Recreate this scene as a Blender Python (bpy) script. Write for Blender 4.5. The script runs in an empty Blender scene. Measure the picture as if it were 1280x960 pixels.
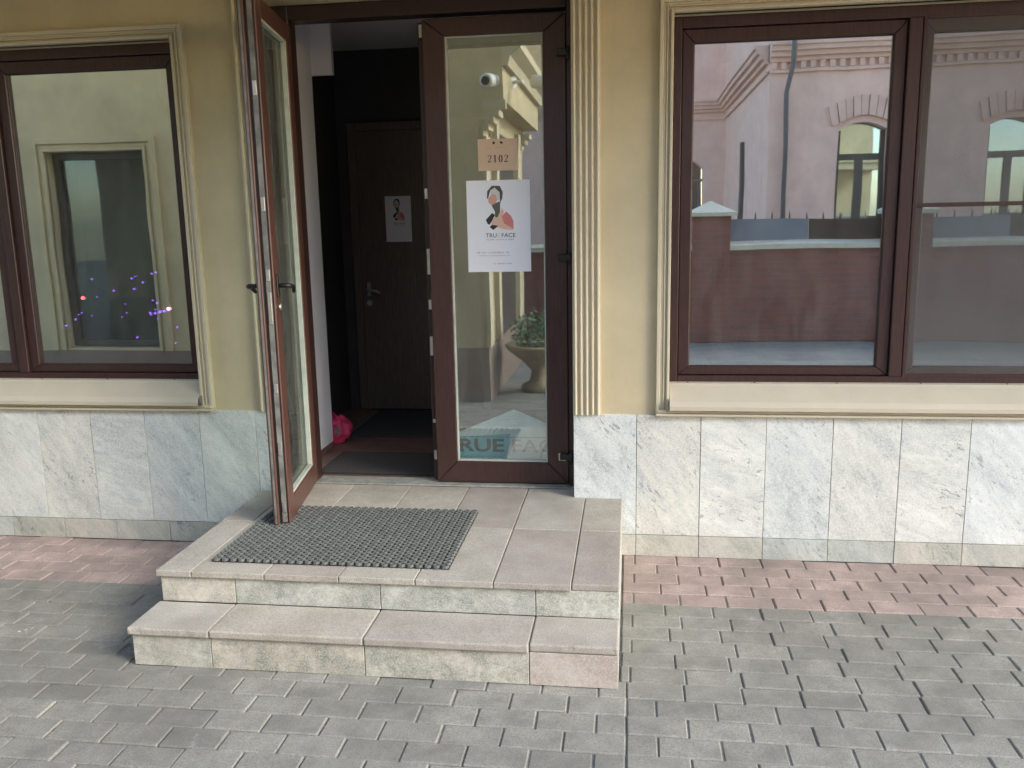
import bpy, bmesh, math, random
from mathutils import Vector, Matrix
from mathutils import noise as mn
random.seed(7)
C = bpy.context.scene
COL = C.collection
R = math.radians

# ------------------------------------------------------------------ camera
F_PX, CAM = 1093.81, Vector((0.202, -4.2012, 1.672))
yaw, pit, rol = 0.13713, -0.18657, -0.01975
fw = Vector((-math.sin(yaw)*math.cos(pit), math.cos(yaw)*math.cos(pit), math.sin(pit)))
r0 = Vector((math.cos(yaw), math.sin(yaw), 0)); u0 = r0.cross(fw)
rv = math.cos(rol)*r0 + math.sin(rol)*u0
uv = -math.sin(rol)*r0 + math.cos(rol)*u0
cd = bpy.data.cameras.new('camera'); cam = bpy.data.objects.new('camera', cd); COL.objects.link(cam)
cd.sensor_fit = 'HORIZONTAL'; cd.sensor_width = 36.0; cd.lens = F_PX/1280*36
cd.clip_start = 0.05; cd.clip_end = 300
cam.matrix_world = Matrix(((rv.x, uv.x, -fw.x, CAM.x), (rv.y, uv.y, -fw.y, CAM.y), (rv.z, uv.z, -fw.z, CAM.z), (0, 0, 0, 1)))
C.camera = cam
def px(p):
    d = Vector(p) - CAM; z = d.dot(fw)
    return 640 + F_PX*d.dot(rv)/z, 480 - F_PX*d.dot(uv)/z

# ------------------------------------------------------------------ sky, sun, exposure
SUN_EL, SUN_AZ = R(30), R(65)      # azimuth: degrees from -Y (street side) towards +X
to_sun = Vector((math.sin(SUN_AZ)*math.cos(SUN_EL), -math.cos(SUN_AZ)*math.cos(SUN_EL), math.sin(SUN_EL)))
w = bpy.data.worlds.new('World'); C.world = w; w.use_nodes = True
nt = w.node_tree
sky = nt.nodes.new('ShaderNodeTexSky'); sky.sky_type = 'NISHITA'; sky.sun_disc = False
sky.sun_elevation = SUN_EL; sky.sun_rotation = math.atan2(to_sun.x, to_sun.y)
sky.air_density = 1.0; sky.dust_density = 1.0; sky.ozone_density = 1.0
bg = nt.nodes['Background']; bg.inputs['Strength'].default_value = 0.15
nt.links.new(sky.outputs[0], bg.inputs[0])
sd = bpy.data.lights.new('sun', 'SUN'); sd.energy = 0.8; sd.angle = R(22); sd.color = (1.0, 0.97, 0.92)
so = bpy.data.objects.new('sun', sd); COL.objects.link(so)
so.rotation_euler = (-to_sun).to_track_quat('-Z', 'Y').to_euler()
C.view_settings.view_transform = 'Standard'; C.view_settings.look = 'None'
C.view_settings.exposure = 1.95; C.view_settings.gamma = 1.0

# ------------------------------------------------------------------ materials
def mat(name):
    m = bpy.data.materials.new(name); m.use_nodes = True
    n = m.node_tree; b = n.nodes['Principled BSDF']
    return m, n, b
def L(n, a, b): n.links.new(a, b)
def noise(n, vec, scale, detail=6, rough=.6, dist=0.):
    t = n.nodes.new('ShaderNodeTexNoise'); t.inputs['Scale'].default_value = scale
    t.inputs['Detail'].default_value = detail; t.inputs['Roughness'].default_value = rough
    t.inputs['Distortion'].default_value = dist
    if vec is not None: L(n, vec, t.inputs['Vector'])
    return t.outputs['Fac']
def ramp(n, fac, stops):
    r = n.nodes.new('ShaderNodeValToRGB'); el = r.color_ramp.elements
    while len(el) < len(stops): el.new(.5)
    for e, (p, c) in zip(el, stops):
        e.position = p; e.color = (c[0], c[1], c[2], 1) if hasattr(c, '__len__') else (c, c, c, 1)
    L(n, fac, r.inputs[0]); return r.outputs[0]
def mixc(n, fac, a, b, mode='MIX'):
    m = n.nodes.new('ShaderNodeMix'); m.data_type = 'RGBA'; m.blend_type = mode
    for sock, v in ((m.inputs[0], fac), (m.inputs[6], a), (m.inputs[7], b)):
        if isinstance(v, (int, float)): sock.default_value = v
        elif isinstance(v, tuple): sock.default_value = (*v, 1)
        else: L(n, v, sock)
    return m.outputs[2]
def mathn(n, op, a, b=0.):
    m = n.nodes.new('ShaderNodeMath'); m.operation = op
    for i, v in enumerate((a, b)):
        if isinstance(v, (int, float)): m.inputs[i].default_value = v
        else: L(n, v, m.inputs[i])
    return m.outputs[0]
def bump(n, b, h, strength=.3, dist=.004):
    k = n.nodes.new('ShaderNodeBump'); k.inputs['Strength'].default_value = strength; k.inputs['Distance'].default_value = dist
    L(n, h, k.inputs['Height']); L(n, k.outputs[0], b.inputs['Normal'])
def coords(n, rnd=True, scale=(1, 1, 1)):
    tc = n.nodes.new('ShaderNodeTexCoord'); mp = n.nodes.new('ShaderNodeMapping')
    mp.inputs['Scale'].default_value = scale
    L(n, tc.outputs['Object'], mp.inputs['Vector'])
    oi = n.nodes.new('ShaderNodeObjectInfo')
    if rnd:
        v = n.nodes.new('ShaderNodeVectorMath'); v.operation = 'SCALE'
        cx = n.nodes.new('ShaderNodeCombineXYZ')
        L(n, oi.outputs['Random'], cx.inputs[0]); L(n, oi.outputs['Random'], cx.inputs[1]); L(n, oi.outputs['Random'], cx.inputs[2])
        L(n, cx.outputs[0], v.inputs[0]); v.inputs['Scale'].default_value = 57.3
        a = n.nodes.new('ShaderNodeVectorMath'); a.operation = 'ADD'
        L(n, mp.outputs[0], a.inputs[0]); L(n, v.outputs[0], a.inputs[1])
        return a.outputs[0], oi.outputs['Random']
    return mp.outputs[0], oi.outputs['Random']
def plain(name, col, rough=.6, vary=.12, scale=30, bmp=.15, metal=0., spec=.5):
    m, n, b = mat(name); v, rnd = coords(n, False)
    f = noise(n, v, scale)
    c = ramp(n, f, [(.3, tuple(x*(1-vary) for x in col)), (.7, tuple(min(1, x*(1+vary)) for x in col))])
    L(n, c, b.inputs['Base Color']); b.inputs['Roughness'].default_value = rough; b.inputs['Metallic'].default_value = metal
    b.inputs['Specular IOR Level'].default_value = spec
    if bmp: bump(n, b, f, bmp, .002)
    return m

def granite(name, stops, pale, dark, tint, sc=1.0, rough=.45, fleck=1.0, lean=.95, an=(1.7, .62), blue_k=.30):
    """stone with its own streaks per piece: soft clouds, mottling, veins and dark flecks"""
    m, n, b = mat(name); v, rnd = coords(n, True)
    mp = n.nodes.new('ShaderNodeMapping'); mp.vector_type = 'TEXTURE'; mp.inputs['Rotation'].default_value = (.1, lean, .1); mp.inputs['Scale'].default_value = (an[0]/sc, 1/sc, an[1]/sc)
    L(n, v, mp.inputs['Vector'])
    big = noise(n, mp.outputs[0], 3.6, 3, .5, .7)
    mid = noise(n, mp.outputs[0], 20, 8, .72, .5)
    f = mathn(n, 'ADD', mathn(n, 'MULTIPLY', big, .48), mathn(n, 'MULTIPLY', mid, .52))
    c = ramp(n, f, stops)
    hue = ramp(n, rnd, [(0., tint[0]), (.2, tint[1]), (.4, tint[2]), (.6, tint[0]), (.8, tint[1]), (1., tint[2])])
    c = mixc(n, 1.0, c, hue, 'MULTIPLY')
    blue = ramp(n, noise(n, mp.outputs[0], 5.5, 5, .65, 1.0), [(.50, 0.), (.66, blue_k)])
    c = mixc(n, blue, c, (dark[0]*1.6, dark[1]*1.55, dark[2]*1.5))
    c = mixc(n, ramp(n, noise(n, mp.outputs[0], 2.6, 5, .6, .8), [(.50, 0.), (.66, .30)]), c, (.56, .50, .41))
    vein = noise(n, mp.outputs[0], 13, 7, .72, 1.6)
    vm = ramp(n, vein, [(.61, 0.), (.76, .27)])
    c = mixc(n, vm, c, dark)
    fl = noise(n, mp.outputs[0], 34, 4, .6, .8)
    fm = ramp(n, fl, [(.57, 0.), (.65, .82*fleck)])
    blot = ramp(n, noise(n, v, 5, 3, .5), [(.47, 0.), (.57, 1.)])
    fk = ramp(n, mathn(n, 'FRACT', mathn(n, 'MULTIPLY', rnd, 7.3)), [(.0, .25), (1., 1.)])
    c = mixc(n, mathn(n, 'MULTIPLY', mathn(n, 'MULTIPLY', fm, blot), fk), c, (dark[0]*.5, dark[1]*.5, dark[2]*.55))
    gr = noise(n, v, 170, 2, .6)
    c = mixc(n, ramp(n, gr, [(.38, .5), (.52, 0.)]), c, pale)
    c = mixc(n, ramp(n, noise(n, v, 120, 2, .6), [(.58, 0.), (.68, .35)]), c, dark)
    L(n, c, b.inputs['Base Color'])
    b.inputs['Roughness'].default_value = rough
    bump(n, b, gr, .12, .002)
    return m

M = {}
M['marble'] = granite('white_granite', [(.34, (.45, .48, .46)), (.46, (.63, .65, .615)), (.61, (.82, .82, .76))], (.85, .85, .80), (.22, .25, .275),
                      [(.90, .94, .95), (.95, .92, .85), (1.06, 1.06, 1.03)])
M['marble_b'] = granite('cloudy_granite', [(.34, (.45, .48, .46)), (.46, (.63, .65, .615)), (.61, (.82, .82, .76))], (.85, .85, .80), (.22, .25, .275),
                      [(.90, .94, .95), (.95, .92, .85), (1.06, 1.06, 1.03)], 1.25, lean=.35)
M['marble_low'] = granite('grey_green_granite', [(.38, (.30, .33, .30)), (.5, (.46, .47, .42)), (.60, (.58, .57, .52))], (.62, .61, .56), (.20, .22, .22),
                      [(.92, 1.0, 1.0), (1.05, .98, .88), (1.0, 1.0, .96)])
M['riser'] = granite('mottled_riser_stone', [(.38, (.21, .23, .205)), (.49, (.38, .375, .32)), (.60, (.56, .55, .50))], (.68, .67, .63), (.20, .21, .19),
                      [(.95, 1.0, 1.0), (1.06, .98, .86), (1.0, 1.0, .92)], 1.5, .6, .6, .2, (1.0, .9), .7)
M['riser_pink'] = granite('pink_riser_stone', [(.38, (.35, .285, .235)), (.5, (.44, .37, .305)), (.60, (.52, .46, .40))], (.62, .57, .52), (.30, .26, .25),
                      [(1, 1, 1), (1, 1, 1), (1, 1, 1)], 1.6, .6, .3, .2, (1.0, .9), .2)
def treadmat():
    m, n, b = mat('sandy_tread_stone'); v, rnd = coords(n, True)
    f = noise(n, v, 5, 8, .65)
    c = ramp(n, f, [(.3, (.375, .345, .29)), (.55, (.475, .445, .385)), (.75, (.555, .525, .46))])
    hue = ramp(n, rnd, [(0., (.84, .80, .79)), (.3, (1.05, 1.03, .97)), (.55, (.94, .93, .91)), (.8, (1.06, 1.0, .92)), (1., (.93, .88, .85))])
    c = mixc(n, 1., c, hue, 'MULTIPLY')
    g = noise(n, v, 190, 3, .6)
    c = mixc(n, ramp(n, g, [(.38, .5), (.55, 0.)]), c, (.17, .155, .14))
    c = mixc(n, ramp(n, noise(n, v, 2.2, 5, .7, .8), [(.55, 0.), (.8, .35)]), c, (.25, .24, .22))
    L(n, c, b.inputs['Base Color']); b.inputs['Roughness'].default_value = .75
    bump(n, b, g, .25, .002); return m
M['tread'] = treadmat()
def pavermat(name, base, island=False):
    m, n, b = mat(name); v, rnd = coords(n, not island)
    if island:
        g = n.nodes.new('ShaderNodeNewGeometry'); rnd = g.outputs['Random Per Island']
    tone = ramp(n, rnd, [(0., .80), (.25, 1.08), (.5, .92), (.75, 1.12), (1., .97)])
    tc = n.nodes.new('ShaderNodeNewGeometry')
    f = noise(n, tc.outputs['Position'], 9, 7, .7)
    c = ramp(n, f, [(.32, tuple(x*.74 for x in base)), (.5, base), (.68, tuple(x*1.2 for x in base))])
    c = mixc(n, 1., c, tone, 'MULTIPLY')
    dirt = noise(n, tc.outputs['Position'], 1.9, 6, .65, .4)
    c = mixc(n, ramp(n, dirt, [(.42, 0.), (.70, .58)]), c, (.125, .12, .10))
    ef = noise(n, tc.outputs['Position'], 5.5, 6, .75, .3)
    c = mixc(n, ramp(n, ef, [(.60, 0.), (.74, .55)]), c, (.48, .47, .44))
    gr = noise(n, v, 190, 4, .75)
    c = mixc(n, ramp(n, gr, [(.40, .7), (.54, 0.)]), c, tuple(x*.5 for x in base))
    L(n, c, b.inputs['Base Color']); b.inputs['Roughness'].default_value = .8
    bump(n, b, gr, .35, .002); return m
GREY, RED = (.290, .278, .236), (.44, .335, .29)
M['paver_grey'] = pavermat('grey_paver_concrete', GREY); M['paver_red'] = pavermat('red_paver_concrete', RED)
M['paver_grey_i'] = pavermat('grey_paver_field', GREY, True)
M['joint'] = plain('joint_sand', (.175, .17, .155), .95, .35, 60, .6)
def plaster(name, col, grime=True):
    m, n, b = mat(name); v, rnd = coords(n, False)
    f = noise(n, v, 2.6, 9, .68); g = noise(n, v, 160, 3, .6)
    c = ramp(n, f, [(.32, tuple(x*.87 for x in col)), (.68, tuple(x*1.07 for x in col))])
    st, _ = coords(n, False, (7, 7, .5))
    c = mixc(n, ramp(n, noise(n, st, 2.0, 6, .65), [(.54, 0.), (.82, .16)]), c, tuple(x*.55 for x in col))
    L(n, c, b.inputs['Base Color']); b.inputs['Roughness'].default_value = .8
    bump(n, b, g, .18, .002); return m
M['yellow'] = plaster('yellow_plaster', (.58, .495, .31))
M['cream'] = plain('cream_moulding', (.60, .53, .375), .7, .05, 3, .06)
M['sill'] = plain('cream_sill_metal', (.55, .49, .37), .45, .05, 6, .03)
def woodfoil(name, col, chips=0.):
    m, n, b = mat(name); v, rnd = coords(n, False, (60, 60, 3))
    f = noise(n, v, 3.0, 6, .6)
    c = ramp(n, f, [(.3, tuple(x*.7 for x in col)), (.7, tuple(x*1.3 for x in col))])
    if chips:
        v2, _ = coords(n, False, (30, 14, 9))
        c = mixc(n, ramp(n, noise(n, v2, 2.0, 5, .7), [(.70, 0.), (.74, .85)]), c, (.42, .34, .27))
    L(n, c, b.inputs['Base Color']); b.inputs['Roughness'].default_value = .38
    bump(n, b, f, .12, .001); return m
M['brown'] = woodfoil('brown_wood_foil', (.054, .026, .022))
M['brown_worn'] = woodfoil('worn_brown_wood_foil', (.095, .045, .034), 1.)
M['dark_frame'] = woodfoil('dark_brown_wood_foil', (.033, .016, .014))
M['black'] = plain('black_plastic', (.012, .012, .013), .4, .2, 40, .05)
M['channel'] = plain('weathered_grey_channel', (.17, .17, .15), .55, .45, 14, .1)
M['metal'] = plain('bright_metal', (.62, .61, .58), .35, .15, 20, .05, .8)
M['bead'] = plain('pale_glazing_bead', (.42, .45, .38), .5, .15, 12, .05)
def glass(name, fac, tint, rtint, rough=.012, dust=.05):
    """coated pane: partly mirror, partly clear, with a film of dust and smears"""
    m = bpy.data.materials.new(name); m.use_nodes = True; n = m.node_tree; n.nodes.clear()
    o = n.nodes.new('ShaderNodeOutputMaterial'); mx = n.nodes.new('ShaderNodeMixShader'); m2 = n.nodes.new('ShaderNodeMixShader')
    t = n.nodes.new('ShaderNodeBsdfTransparent'); g = n.nodes.new('ShaderNodeBsdfGlossy'); d = n.nodes.new('ShaderNodeBsdfDiffuse')
    t.inputs[0].default_value = (*tint, 1); g.inputs[0].default_value = (*rtint, 1); g.inputs['Roughness'].default_value = rough
    d.inputs[0].default_value = (.62, .62, .57, 1)
    v, _ = coords(n, False)
    L(n, ramp(n, noise(n, v, 2.5, 4, .6), [(.35, fac*.93), (.7, fac*1.05)]), mx.inputs[0])
    vs, _ = coords(n, False, (9, 9, 2.2))
    L(n, ramp(n, noise(n, vs, 1.3, 6, .65, .6), [(.35, dust*.55), (.72, dust*1.9)]), m2.inputs[0])
    k = n.nodes.new('ShaderNodeBump'); k.inputs['Strength'].default_value = .09; k.inputs['Distance'].default_value = .006
    L(n, noise(n, v, 2.3, 1, .4), k.inputs['Height']); L(n, k.outputs[0], g.inputs['Normal'])
    L(n, t.outputs[0], mx.inputs[1]); L(n, g.outputs[0], mx.inputs[2])
    L(n, mx.outputs[0], m2.inputs[1]); L(n, d.outputs[0], m2.inputs[2]); L(n, m2.outputs[0], o.inputs[0])
    return m
M['glass'] = glass('coated_window_glass', .58, (.82, .86, .84), (.93, .97, .95), dust=.042)
M['glass_door'] = glass('coated_door_glass', .27, (.96, .98, .97), (.93, .98, .93), dust=.05)
M['glass_leaf'] = glass('clear_leaf_glass', .18, (.86, .92, .89), (.85, .95, .9), dust=.05)
def screenmat():
    m = bpy.data.materials.new('fly_screen_mesh'); m.use_nodes = True; n = m.node_tree; n.nodes.clear()
    o = n.nodes.new('ShaderNodeOutputMaterial'); mx = n.nodes.new('ShaderNodeMixShader')
    t = n.nodes.new('ShaderNodeBsdfTransparent'); d = n.nodes.new('ShaderNodeBsdfDiffuse')
    v, _ = coords(n, False); f = noise(n, v, 3, 3, .5)
    L(n, ramp(n, f, [(.3, (.17, .17, .16)), (.7, (.21, .21, .2))]), d.inputs[0])
    L(n, ramp(n, f, [(.3, .32), (.7, .39)]), mx.inputs[0])
    L(n, t.outputs[0], mx.inputs[1]); L(n, d.outputs[0], mx.inputs[2]); L(n, mx.outputs[0], o.inputs[0]); return m
M['screen'] = screenmat()
M['white_wall'] = plain('white_hall_paint', (.72, .70, .70), .7, .03, 3, .04)
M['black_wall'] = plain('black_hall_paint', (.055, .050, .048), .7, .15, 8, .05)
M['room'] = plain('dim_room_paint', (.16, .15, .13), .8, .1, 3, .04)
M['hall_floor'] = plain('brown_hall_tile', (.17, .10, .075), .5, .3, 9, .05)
M['mat_dark'] = plain('dark_carpet', (.05, .046, .042), .95, .5, 120, .5)
M['idoor'] = woodfoil('dark_walnut_veneer', (.135, .10, .08))
M['rubber'] = plain('grey_rubber', (.115, .12, .108), .75, .25, 40, .2)
M['rubber_base'] = plain('dark_rubber', (.025, .025, .025), .85, .3, 40, .2)
M['paper'] = plain('white_paper', (.80, .81, .85), .6, .015, 4, .02)
M['peach_paper'] = plain('peach_paper', (.66, .48, .33), .6, .04, 6, .02)
M['ink'] = plain('black_ink', (.025, .025, .03), .6, .1, 20, 0)
M['ink_grey'] = plain('grey_ink', (.28, .28, .32), .6, .1, 20, 0)
M['ink_dim'] = plain('faded_ink', (.45, .33, .26), .6, .1, 20, 0)
for k, c in {'p_hair': (.075, .075, .055), 'p_pale': (.62, .60, .58), 'p_salmon': (.66, .36, .28), 'p_neck': (.10, .115, .09), 'p_black': (.03, .03, .028),
             'p_peach': (.72, .48, .35), 'p_pink': (.66, .22, .21), 'p_faint': (.72, .60, .58)}.items():
    M[k] = plain('print_'+k[2:], c, .6, .04, 10, 0)
M['board'] = plain('pale_teal_board', (.70, .84, .86), .6, .08, 6, .03)
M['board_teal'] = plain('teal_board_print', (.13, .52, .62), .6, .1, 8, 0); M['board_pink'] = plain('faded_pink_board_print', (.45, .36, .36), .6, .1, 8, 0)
M['board_ink'] = plain('dark_board_ink', (.02, .03, .035), .6, .1, 20, 0)
M['pink_cloth'] = plain('pink_nylon', (.62, .045, .13), .5, .25, 14, .5)
M['concrete'] = plain('step_core_concrete', (.20, .195, .18), .9, .3, 15, .4)
M['threshold'] = plain('dusty_threshold', (.30, .30, .26), .8, .3, 25, .3)
M['pinkbrick'] = plaster('pink_brick_paint', (.82, .55, .46))
M['pinktrim'] = plaster('pink_cornice_paint', (.78, .52, .43))
M['redbrick'] = None
def brickmat():
    m, n, b = mat('dark_red_brick'); tc = n.nodes.new('ShaderNodeTexCoord')
    mp = n.nodes.new('ShaderNodeMapping'); mp.inputs['Rotation'].default_value = (R(90), 0, 0)
    L(n, tc.outputs['Object'], mp.inputs[0])
    t = n.nodes.new('ShaderNodeTexBrick'); L(n, mp.outputs[0], t.inputs['Vector'])
    t.inputs['Color1'].default_value = (.25, .080, .066, 1); t.inputs['Color2'].default_value = (.20, .068, .058, 1); t.inputs['Mortar'].default_value = (.17, .11, .10, 1)
    t.inputs['Scale'].default_value = 1.; t.inputs['Brick Width'].default_value = .25; t.inputs['Row Height'].default_value = .075; t.inputs['Mortar Size'].default_value = .006
    L(n, t.outputs['Color'], b.inputs['Base Color']); b.inputs['Roughness'].default_value = .8; bump(n, b, t.outputs['Fac'], .3, -.004); return m
M['redbrick'] = brickmat()
M['stonecap'] = plain('pale_coping_stone', (.60, .57, .47), .8, .1, 8, .1)
M['fence_panel'] = plain('blue_grey_fence_paint', (.17, .20, .25), .5, .1, 5, .05)
M['pipe'] = plain('grey_pipe_metal', (.13, .125, .135), .5, .1, 8, .05)
M['window_dark'] = plain('dark_window_frame', (.06, .05, .045), .5, .1, 8, .05)
M['far_glass'] = glass('far_window_glass', .75, (.3, .34, .34), (.75, .85, .85))
M['dark_glass'] = glass('dim_window_glass', .07, (.5, .55, .55), (.75, .85, .85))
M['brown_plinth'] = plaster('brown_plinth_paint', (.22, .16, .125))
M['camera_white'] = plain('white_camera_plastic', (.75, .75, .73), .4, .03, 8, .02)
M['leaf'] = plain('green_leaf', (.05, .12, .035), .6, .5, 14, .1)
M['tan_stone'] = plain('tan_planter_stone', (.38, .30, .19), .8, .2, 10, .2)
M['soil'] = plain('dark_soil', (.05, .035, .025), .95, .4, 40, .5)
M['steel'] = plain('black_railing_steel', (.03, .03, .035), .5, .1, 20, .05)
def streetmat():
    m, n, b = mat('street_paving'); tc = n.nodes.new('ShaderNodeTexCoord')
    t = n.nodes.new('ShaderNodeTexBrick'); L(n, tc.outputs['Object'], t.inputs['Vector'])
    t.inputs['Color1'].default_value = (.25, .25, .235, 1); t.inputs['Color2'].default_value = (.20, .20, .19, 1); t.inputs['Mortar'].default_value = (.13, .125, .115, 1)
    t.inputs['Scale'].default_value = 1.; t.inputs['Brick Width'].default_value = .203; t.inputs['Row Height'].default_value = .1117; t.inputs['Mortar Size'].default_value = .004
    f = noise(n, tc.outputs['Object'], 1.6, 6, .6)
    c = mixc(n, 1., t.outputs['Color'], ramp(n, f, [(.3, .8), (.7, 1.15)]), 'MULTIPLY')
    L(n, c, b.inputs['Base Color']); b.inputs['Roughness'].default_value = .85; return m
M['street'] = streetmat()
def emis(name, col, s):
    m, n, b = mat(name); b.inputs['Base Color'].default_value = (*col, 1)
    b.inputs['Emission Color'].default_value = (*col, 1); b.inputs['Emission Strength'].default_value = s; return m
M['led_violet'] = emis('violet_led', (.35, .12, 1.), 2.2); M['led_pink'] = emis('pink_led', (1., .25, .75), 9.); M['led_red'] = emis('red_led', (1., .08, .12), 7.)

# ------------------------------------------------------------------ mesh helpers
WL = {}                                    # object -> its base location in the world (unrotated parents)
class MB:
    def __init__(s): s.v = []; s.f = []; s.mi = []; s.cur = 0; s.sm = []
    def face(s, idx, smooth=False): s.f.append(idx); s.mi.append(s.cur); s.sm.append(smooth)
    def add(s, vs, fs, smooth=False):
        o = len(s.v); s.v += [tuple(v) for v in vs]
        for f in fs: s.face([i+o for i in f], smooth)
    def box(s, x0, x1, y0, y1, z0, z1):
        s.add([(x0,y0,z0),(x1,y0,z0),(x1,y1,z0),(x0,y1,z0),(x0,y0,z1),(x1,y0,z1),(x1,y1,z1),(x0,y1,z1)],
              [(0,3,2,1),(4,5,6,7),(0,1,5,4),(1,2,6,5),(2,3,7,6),(3,0,4,7)])
    def cbox(s, x0, x1, y0, y1, z0, z1, b=.004, seg=1, jit=0.):
        bm = bmesh.new(); bmesh.ops.create_cube(bm, size=1)
        for v in bm.verts:
            v.co = Vector((x0+(v.co.x+.5)*(x1-x0), y0+(v.co.y+.5)*(y1-y0), z0+(v.co.z+.5)*(z1-z0)))
            if jit: v.co += Vector((random.uniform(-jit, jit), random.uniform(-jit, jit), random.uniform(-jit, jit)))
        bmesh.ops.bevel(bm, geom=bm.edges[:], offset=b, segments=seg, profile=.5, affect='EDGES')
        bm.verts.ensure_lookup_table(); bm.verts.index_update()
        s.add([v.co.copy() for v in bm.verts], [[v.index for v in f.verts] for f in bm.faces]); bm.free()
    def prism(s, prof, axis, a, b, smooth=False):
        """prof: 2-D polygon in the other two axes (order x<y<z), swept from a to b along axis"""
        def P(u, w, t): return {'x': (t, u, w), 'y': (u, t, w), 'z': (u, w, t)}[axis]
        n = len(prof); vs = [P(u, w, a) for u, w in prof] + [P(u, w, b) for u, w in prof]
        fs = [(i, (i+1) % n, n+(i+1) % n, n+i) for i in range(n)]
        o = len(s.v); s.v += vs
        for f in fs: s.face([i+o for i in f], smooth)
        s.face([o+i for i in reversed(range(n))]); s.face([o+n+i for i in range(n)])
    def tube(s, pts, r, n=8, smooth=True):
        pts = [Vector(p) for p in pts]; rs = r if isinstance(r, (list, tuple)) else [r]*len(pts)
        rings = []
        up = Vector((0, 0, 1))
        for i, p in enumerate(pts):
            d = (pts[min(i+1, len(pts)-1)] - pts[max(i-1, 0)]).normalized()
            a = d.cross(up) if abs(d.dot(up)) < .95 else d.cross(Vector((1, 0, 0)))
            a.normalize(); c = d.cross(a)
            o = len(s.v)
            s.v += [tuple(p + rs[i]*(math.cos(t)*a + math.sin(t)*c)) for t in [2*math.pi*k/n for k in range(n)]]
            rings.append(o)
        for a, b in zip(rings, rings[1:]):
            for k in range(n): s.face([a+k, a+(k+1) % n, b+(k+1) % n, b+k], smooth)
        s.face([rings[0]+k for k in reversed(range(n))]); s.face([rings[-1]+k for k in range(n)])
    def lathe(s, prof, cx, cy, n=24, smooth=True):
        o = len(s.v)
        for r, z in prof: s.v += [(cx+r*math.cos(2*math.pi*k/n), cy+r*math.sin(2*math.pi*k/n), z) for k in range(n)]
        for j in range(len(prof)-1):
            for k in range(n): s.face([o+j*n+k, o+j*n+(k+1) % n, o+(j+1)*n+(k+1) % n, o+(j+1)*n+k], smooth)
        s.face([o+k for k in reversed(range(n))]); s.face([o+(len(prof)-1)*n+k for k in range(n)])
    def frame(s, x0, x1, z0, z1, t, y0, y1, b=.003, tb=None, tt=None):
        """rectangular frame lying in the facade plane: stiles full height, rails butted between them"""
        tb = t if tb is None else tb; tt = t if tt is None else tt
        s.cbox(x0, x0+t, y0, y1, z0, z1, b); s.cbox(x1-t, x1, y0, y1, z0, z1, b)
        s.cbox(x0+t, x1-t, y0+.0005, y1-.0005, z0, z0+tb, b); s.cbox(x0+t, x1-t, y0+.0005, y1-.0005, z1-tt, z1, b)
    def mframe(s, x0, x1, z0, z1, t, y0, y1, b=.003, tb=None, tt=None):
        """frame with mitred corners, every member chamfered"""
        tb = t if tb is None else tb; tt = t if tt is None else tt
        O = [(x0, z0), (x1, z0), (x1, z1), (x0, z1)]; I = [(x0+t, z0+tb), (x1-t, z0+tb), (x1-t, z1-tt), (x0+t, z1-tt)]
        for k in range(4):
            q = [O[k], O[(k+1) % 4], I[(k+1) % 4], I[k]]
            bm = bmesh.new()
            lo = [bm.verts.new((p[0], y0, p[1])) for p in q]; hi = [bm.verts.new((p[0], y1, p[1])) for p in q]
            bm.faces.new(lo); bm.faces.new(hi[::-1])
            for i in range(4): bm.faces.new([lo[i], hi[i], hi[(i+1) % 4], lo[(i+1) % 4]])
            bmesh.ops.recalc_face_normals(bm, faces=bm.faces[:])
            bmesh.ops.bevel(bm, geom=bm.edges[:], offset=b, segments=1, affect='EDGES')
            bm.verts.index_update()
            s.add([v.co.copy() for v in bm.verts], [[v.index for v in f.verts] for f in bm.faces]); bm.free()
    def mesh(s, name, mats, off=Vector((0, 0, 0))):
        me = bpy.data.meshes.new(name); me.from_pydata([tuple(Vector(v)-off) for v in s.v], [], s.f)
        for m in (mats if isinstance(mats, (list, tuple)) else [mats]): me.materials.append(M[m] if isinstance(m, str) else m)
        me.polygons.foreach_set('material_index', s.mi); me.polygons.foreach_set('use_smooth', s.sm); me.update(); return me
    def build(s, name, mats, parent=None, label=None, kind=None, local=False, origin=None):
        off = Vector((0, 0, 0))
        if parent is not None and not local: off = WL.get(parent.name, off)
        if origin is not None: off = Vector(origin)
        o = bpy.data.objects.new(name, s.mesh(name, mats, off)); COL.objects.link(o)
        if parent is not None:
            o.parent = parent
            WL[o.name] = WL.get(parent.name, Vector((0, 0, 0)))
        elif origin is not None: o.location = off; WL[o.name] = off
        else: WL[o.name] = Vector((0, 0, 0))
        if label: o['label'] = label
        if kind: o['kind'] = kind
        return o
def thing(name, label, cat, loc=(0, 0, 0), rz=0., group=None):
    o = bpy.data.objects.new(name, None); COL.objects.link(o); o.location = loc; o.rotation_euler = (0, 0, rz)
    o.empty_display_size = .1; o['label'] = label; o['category'] = cat
    if group: o['group'] = group
    WL[o.name] = Vector(loc); return o
def tag(o, label, cat, group=None):
    o['label'] = label; o['category'] = cat
    if group: o['group'] = group
    return o
def inst(name, me, parent, loc, rot=(0, 0, 0), label=None):
    o = bpy.data.objects.new(name, me); COL.objects.link(o)
    o.parent = parent; o.location = Vector(loc) - WL.get(parent.name, Vector((0, 0, 0))) if parent else loc
    o.rotation_euler = rot
    if label: o['label'] = label
    return o
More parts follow.
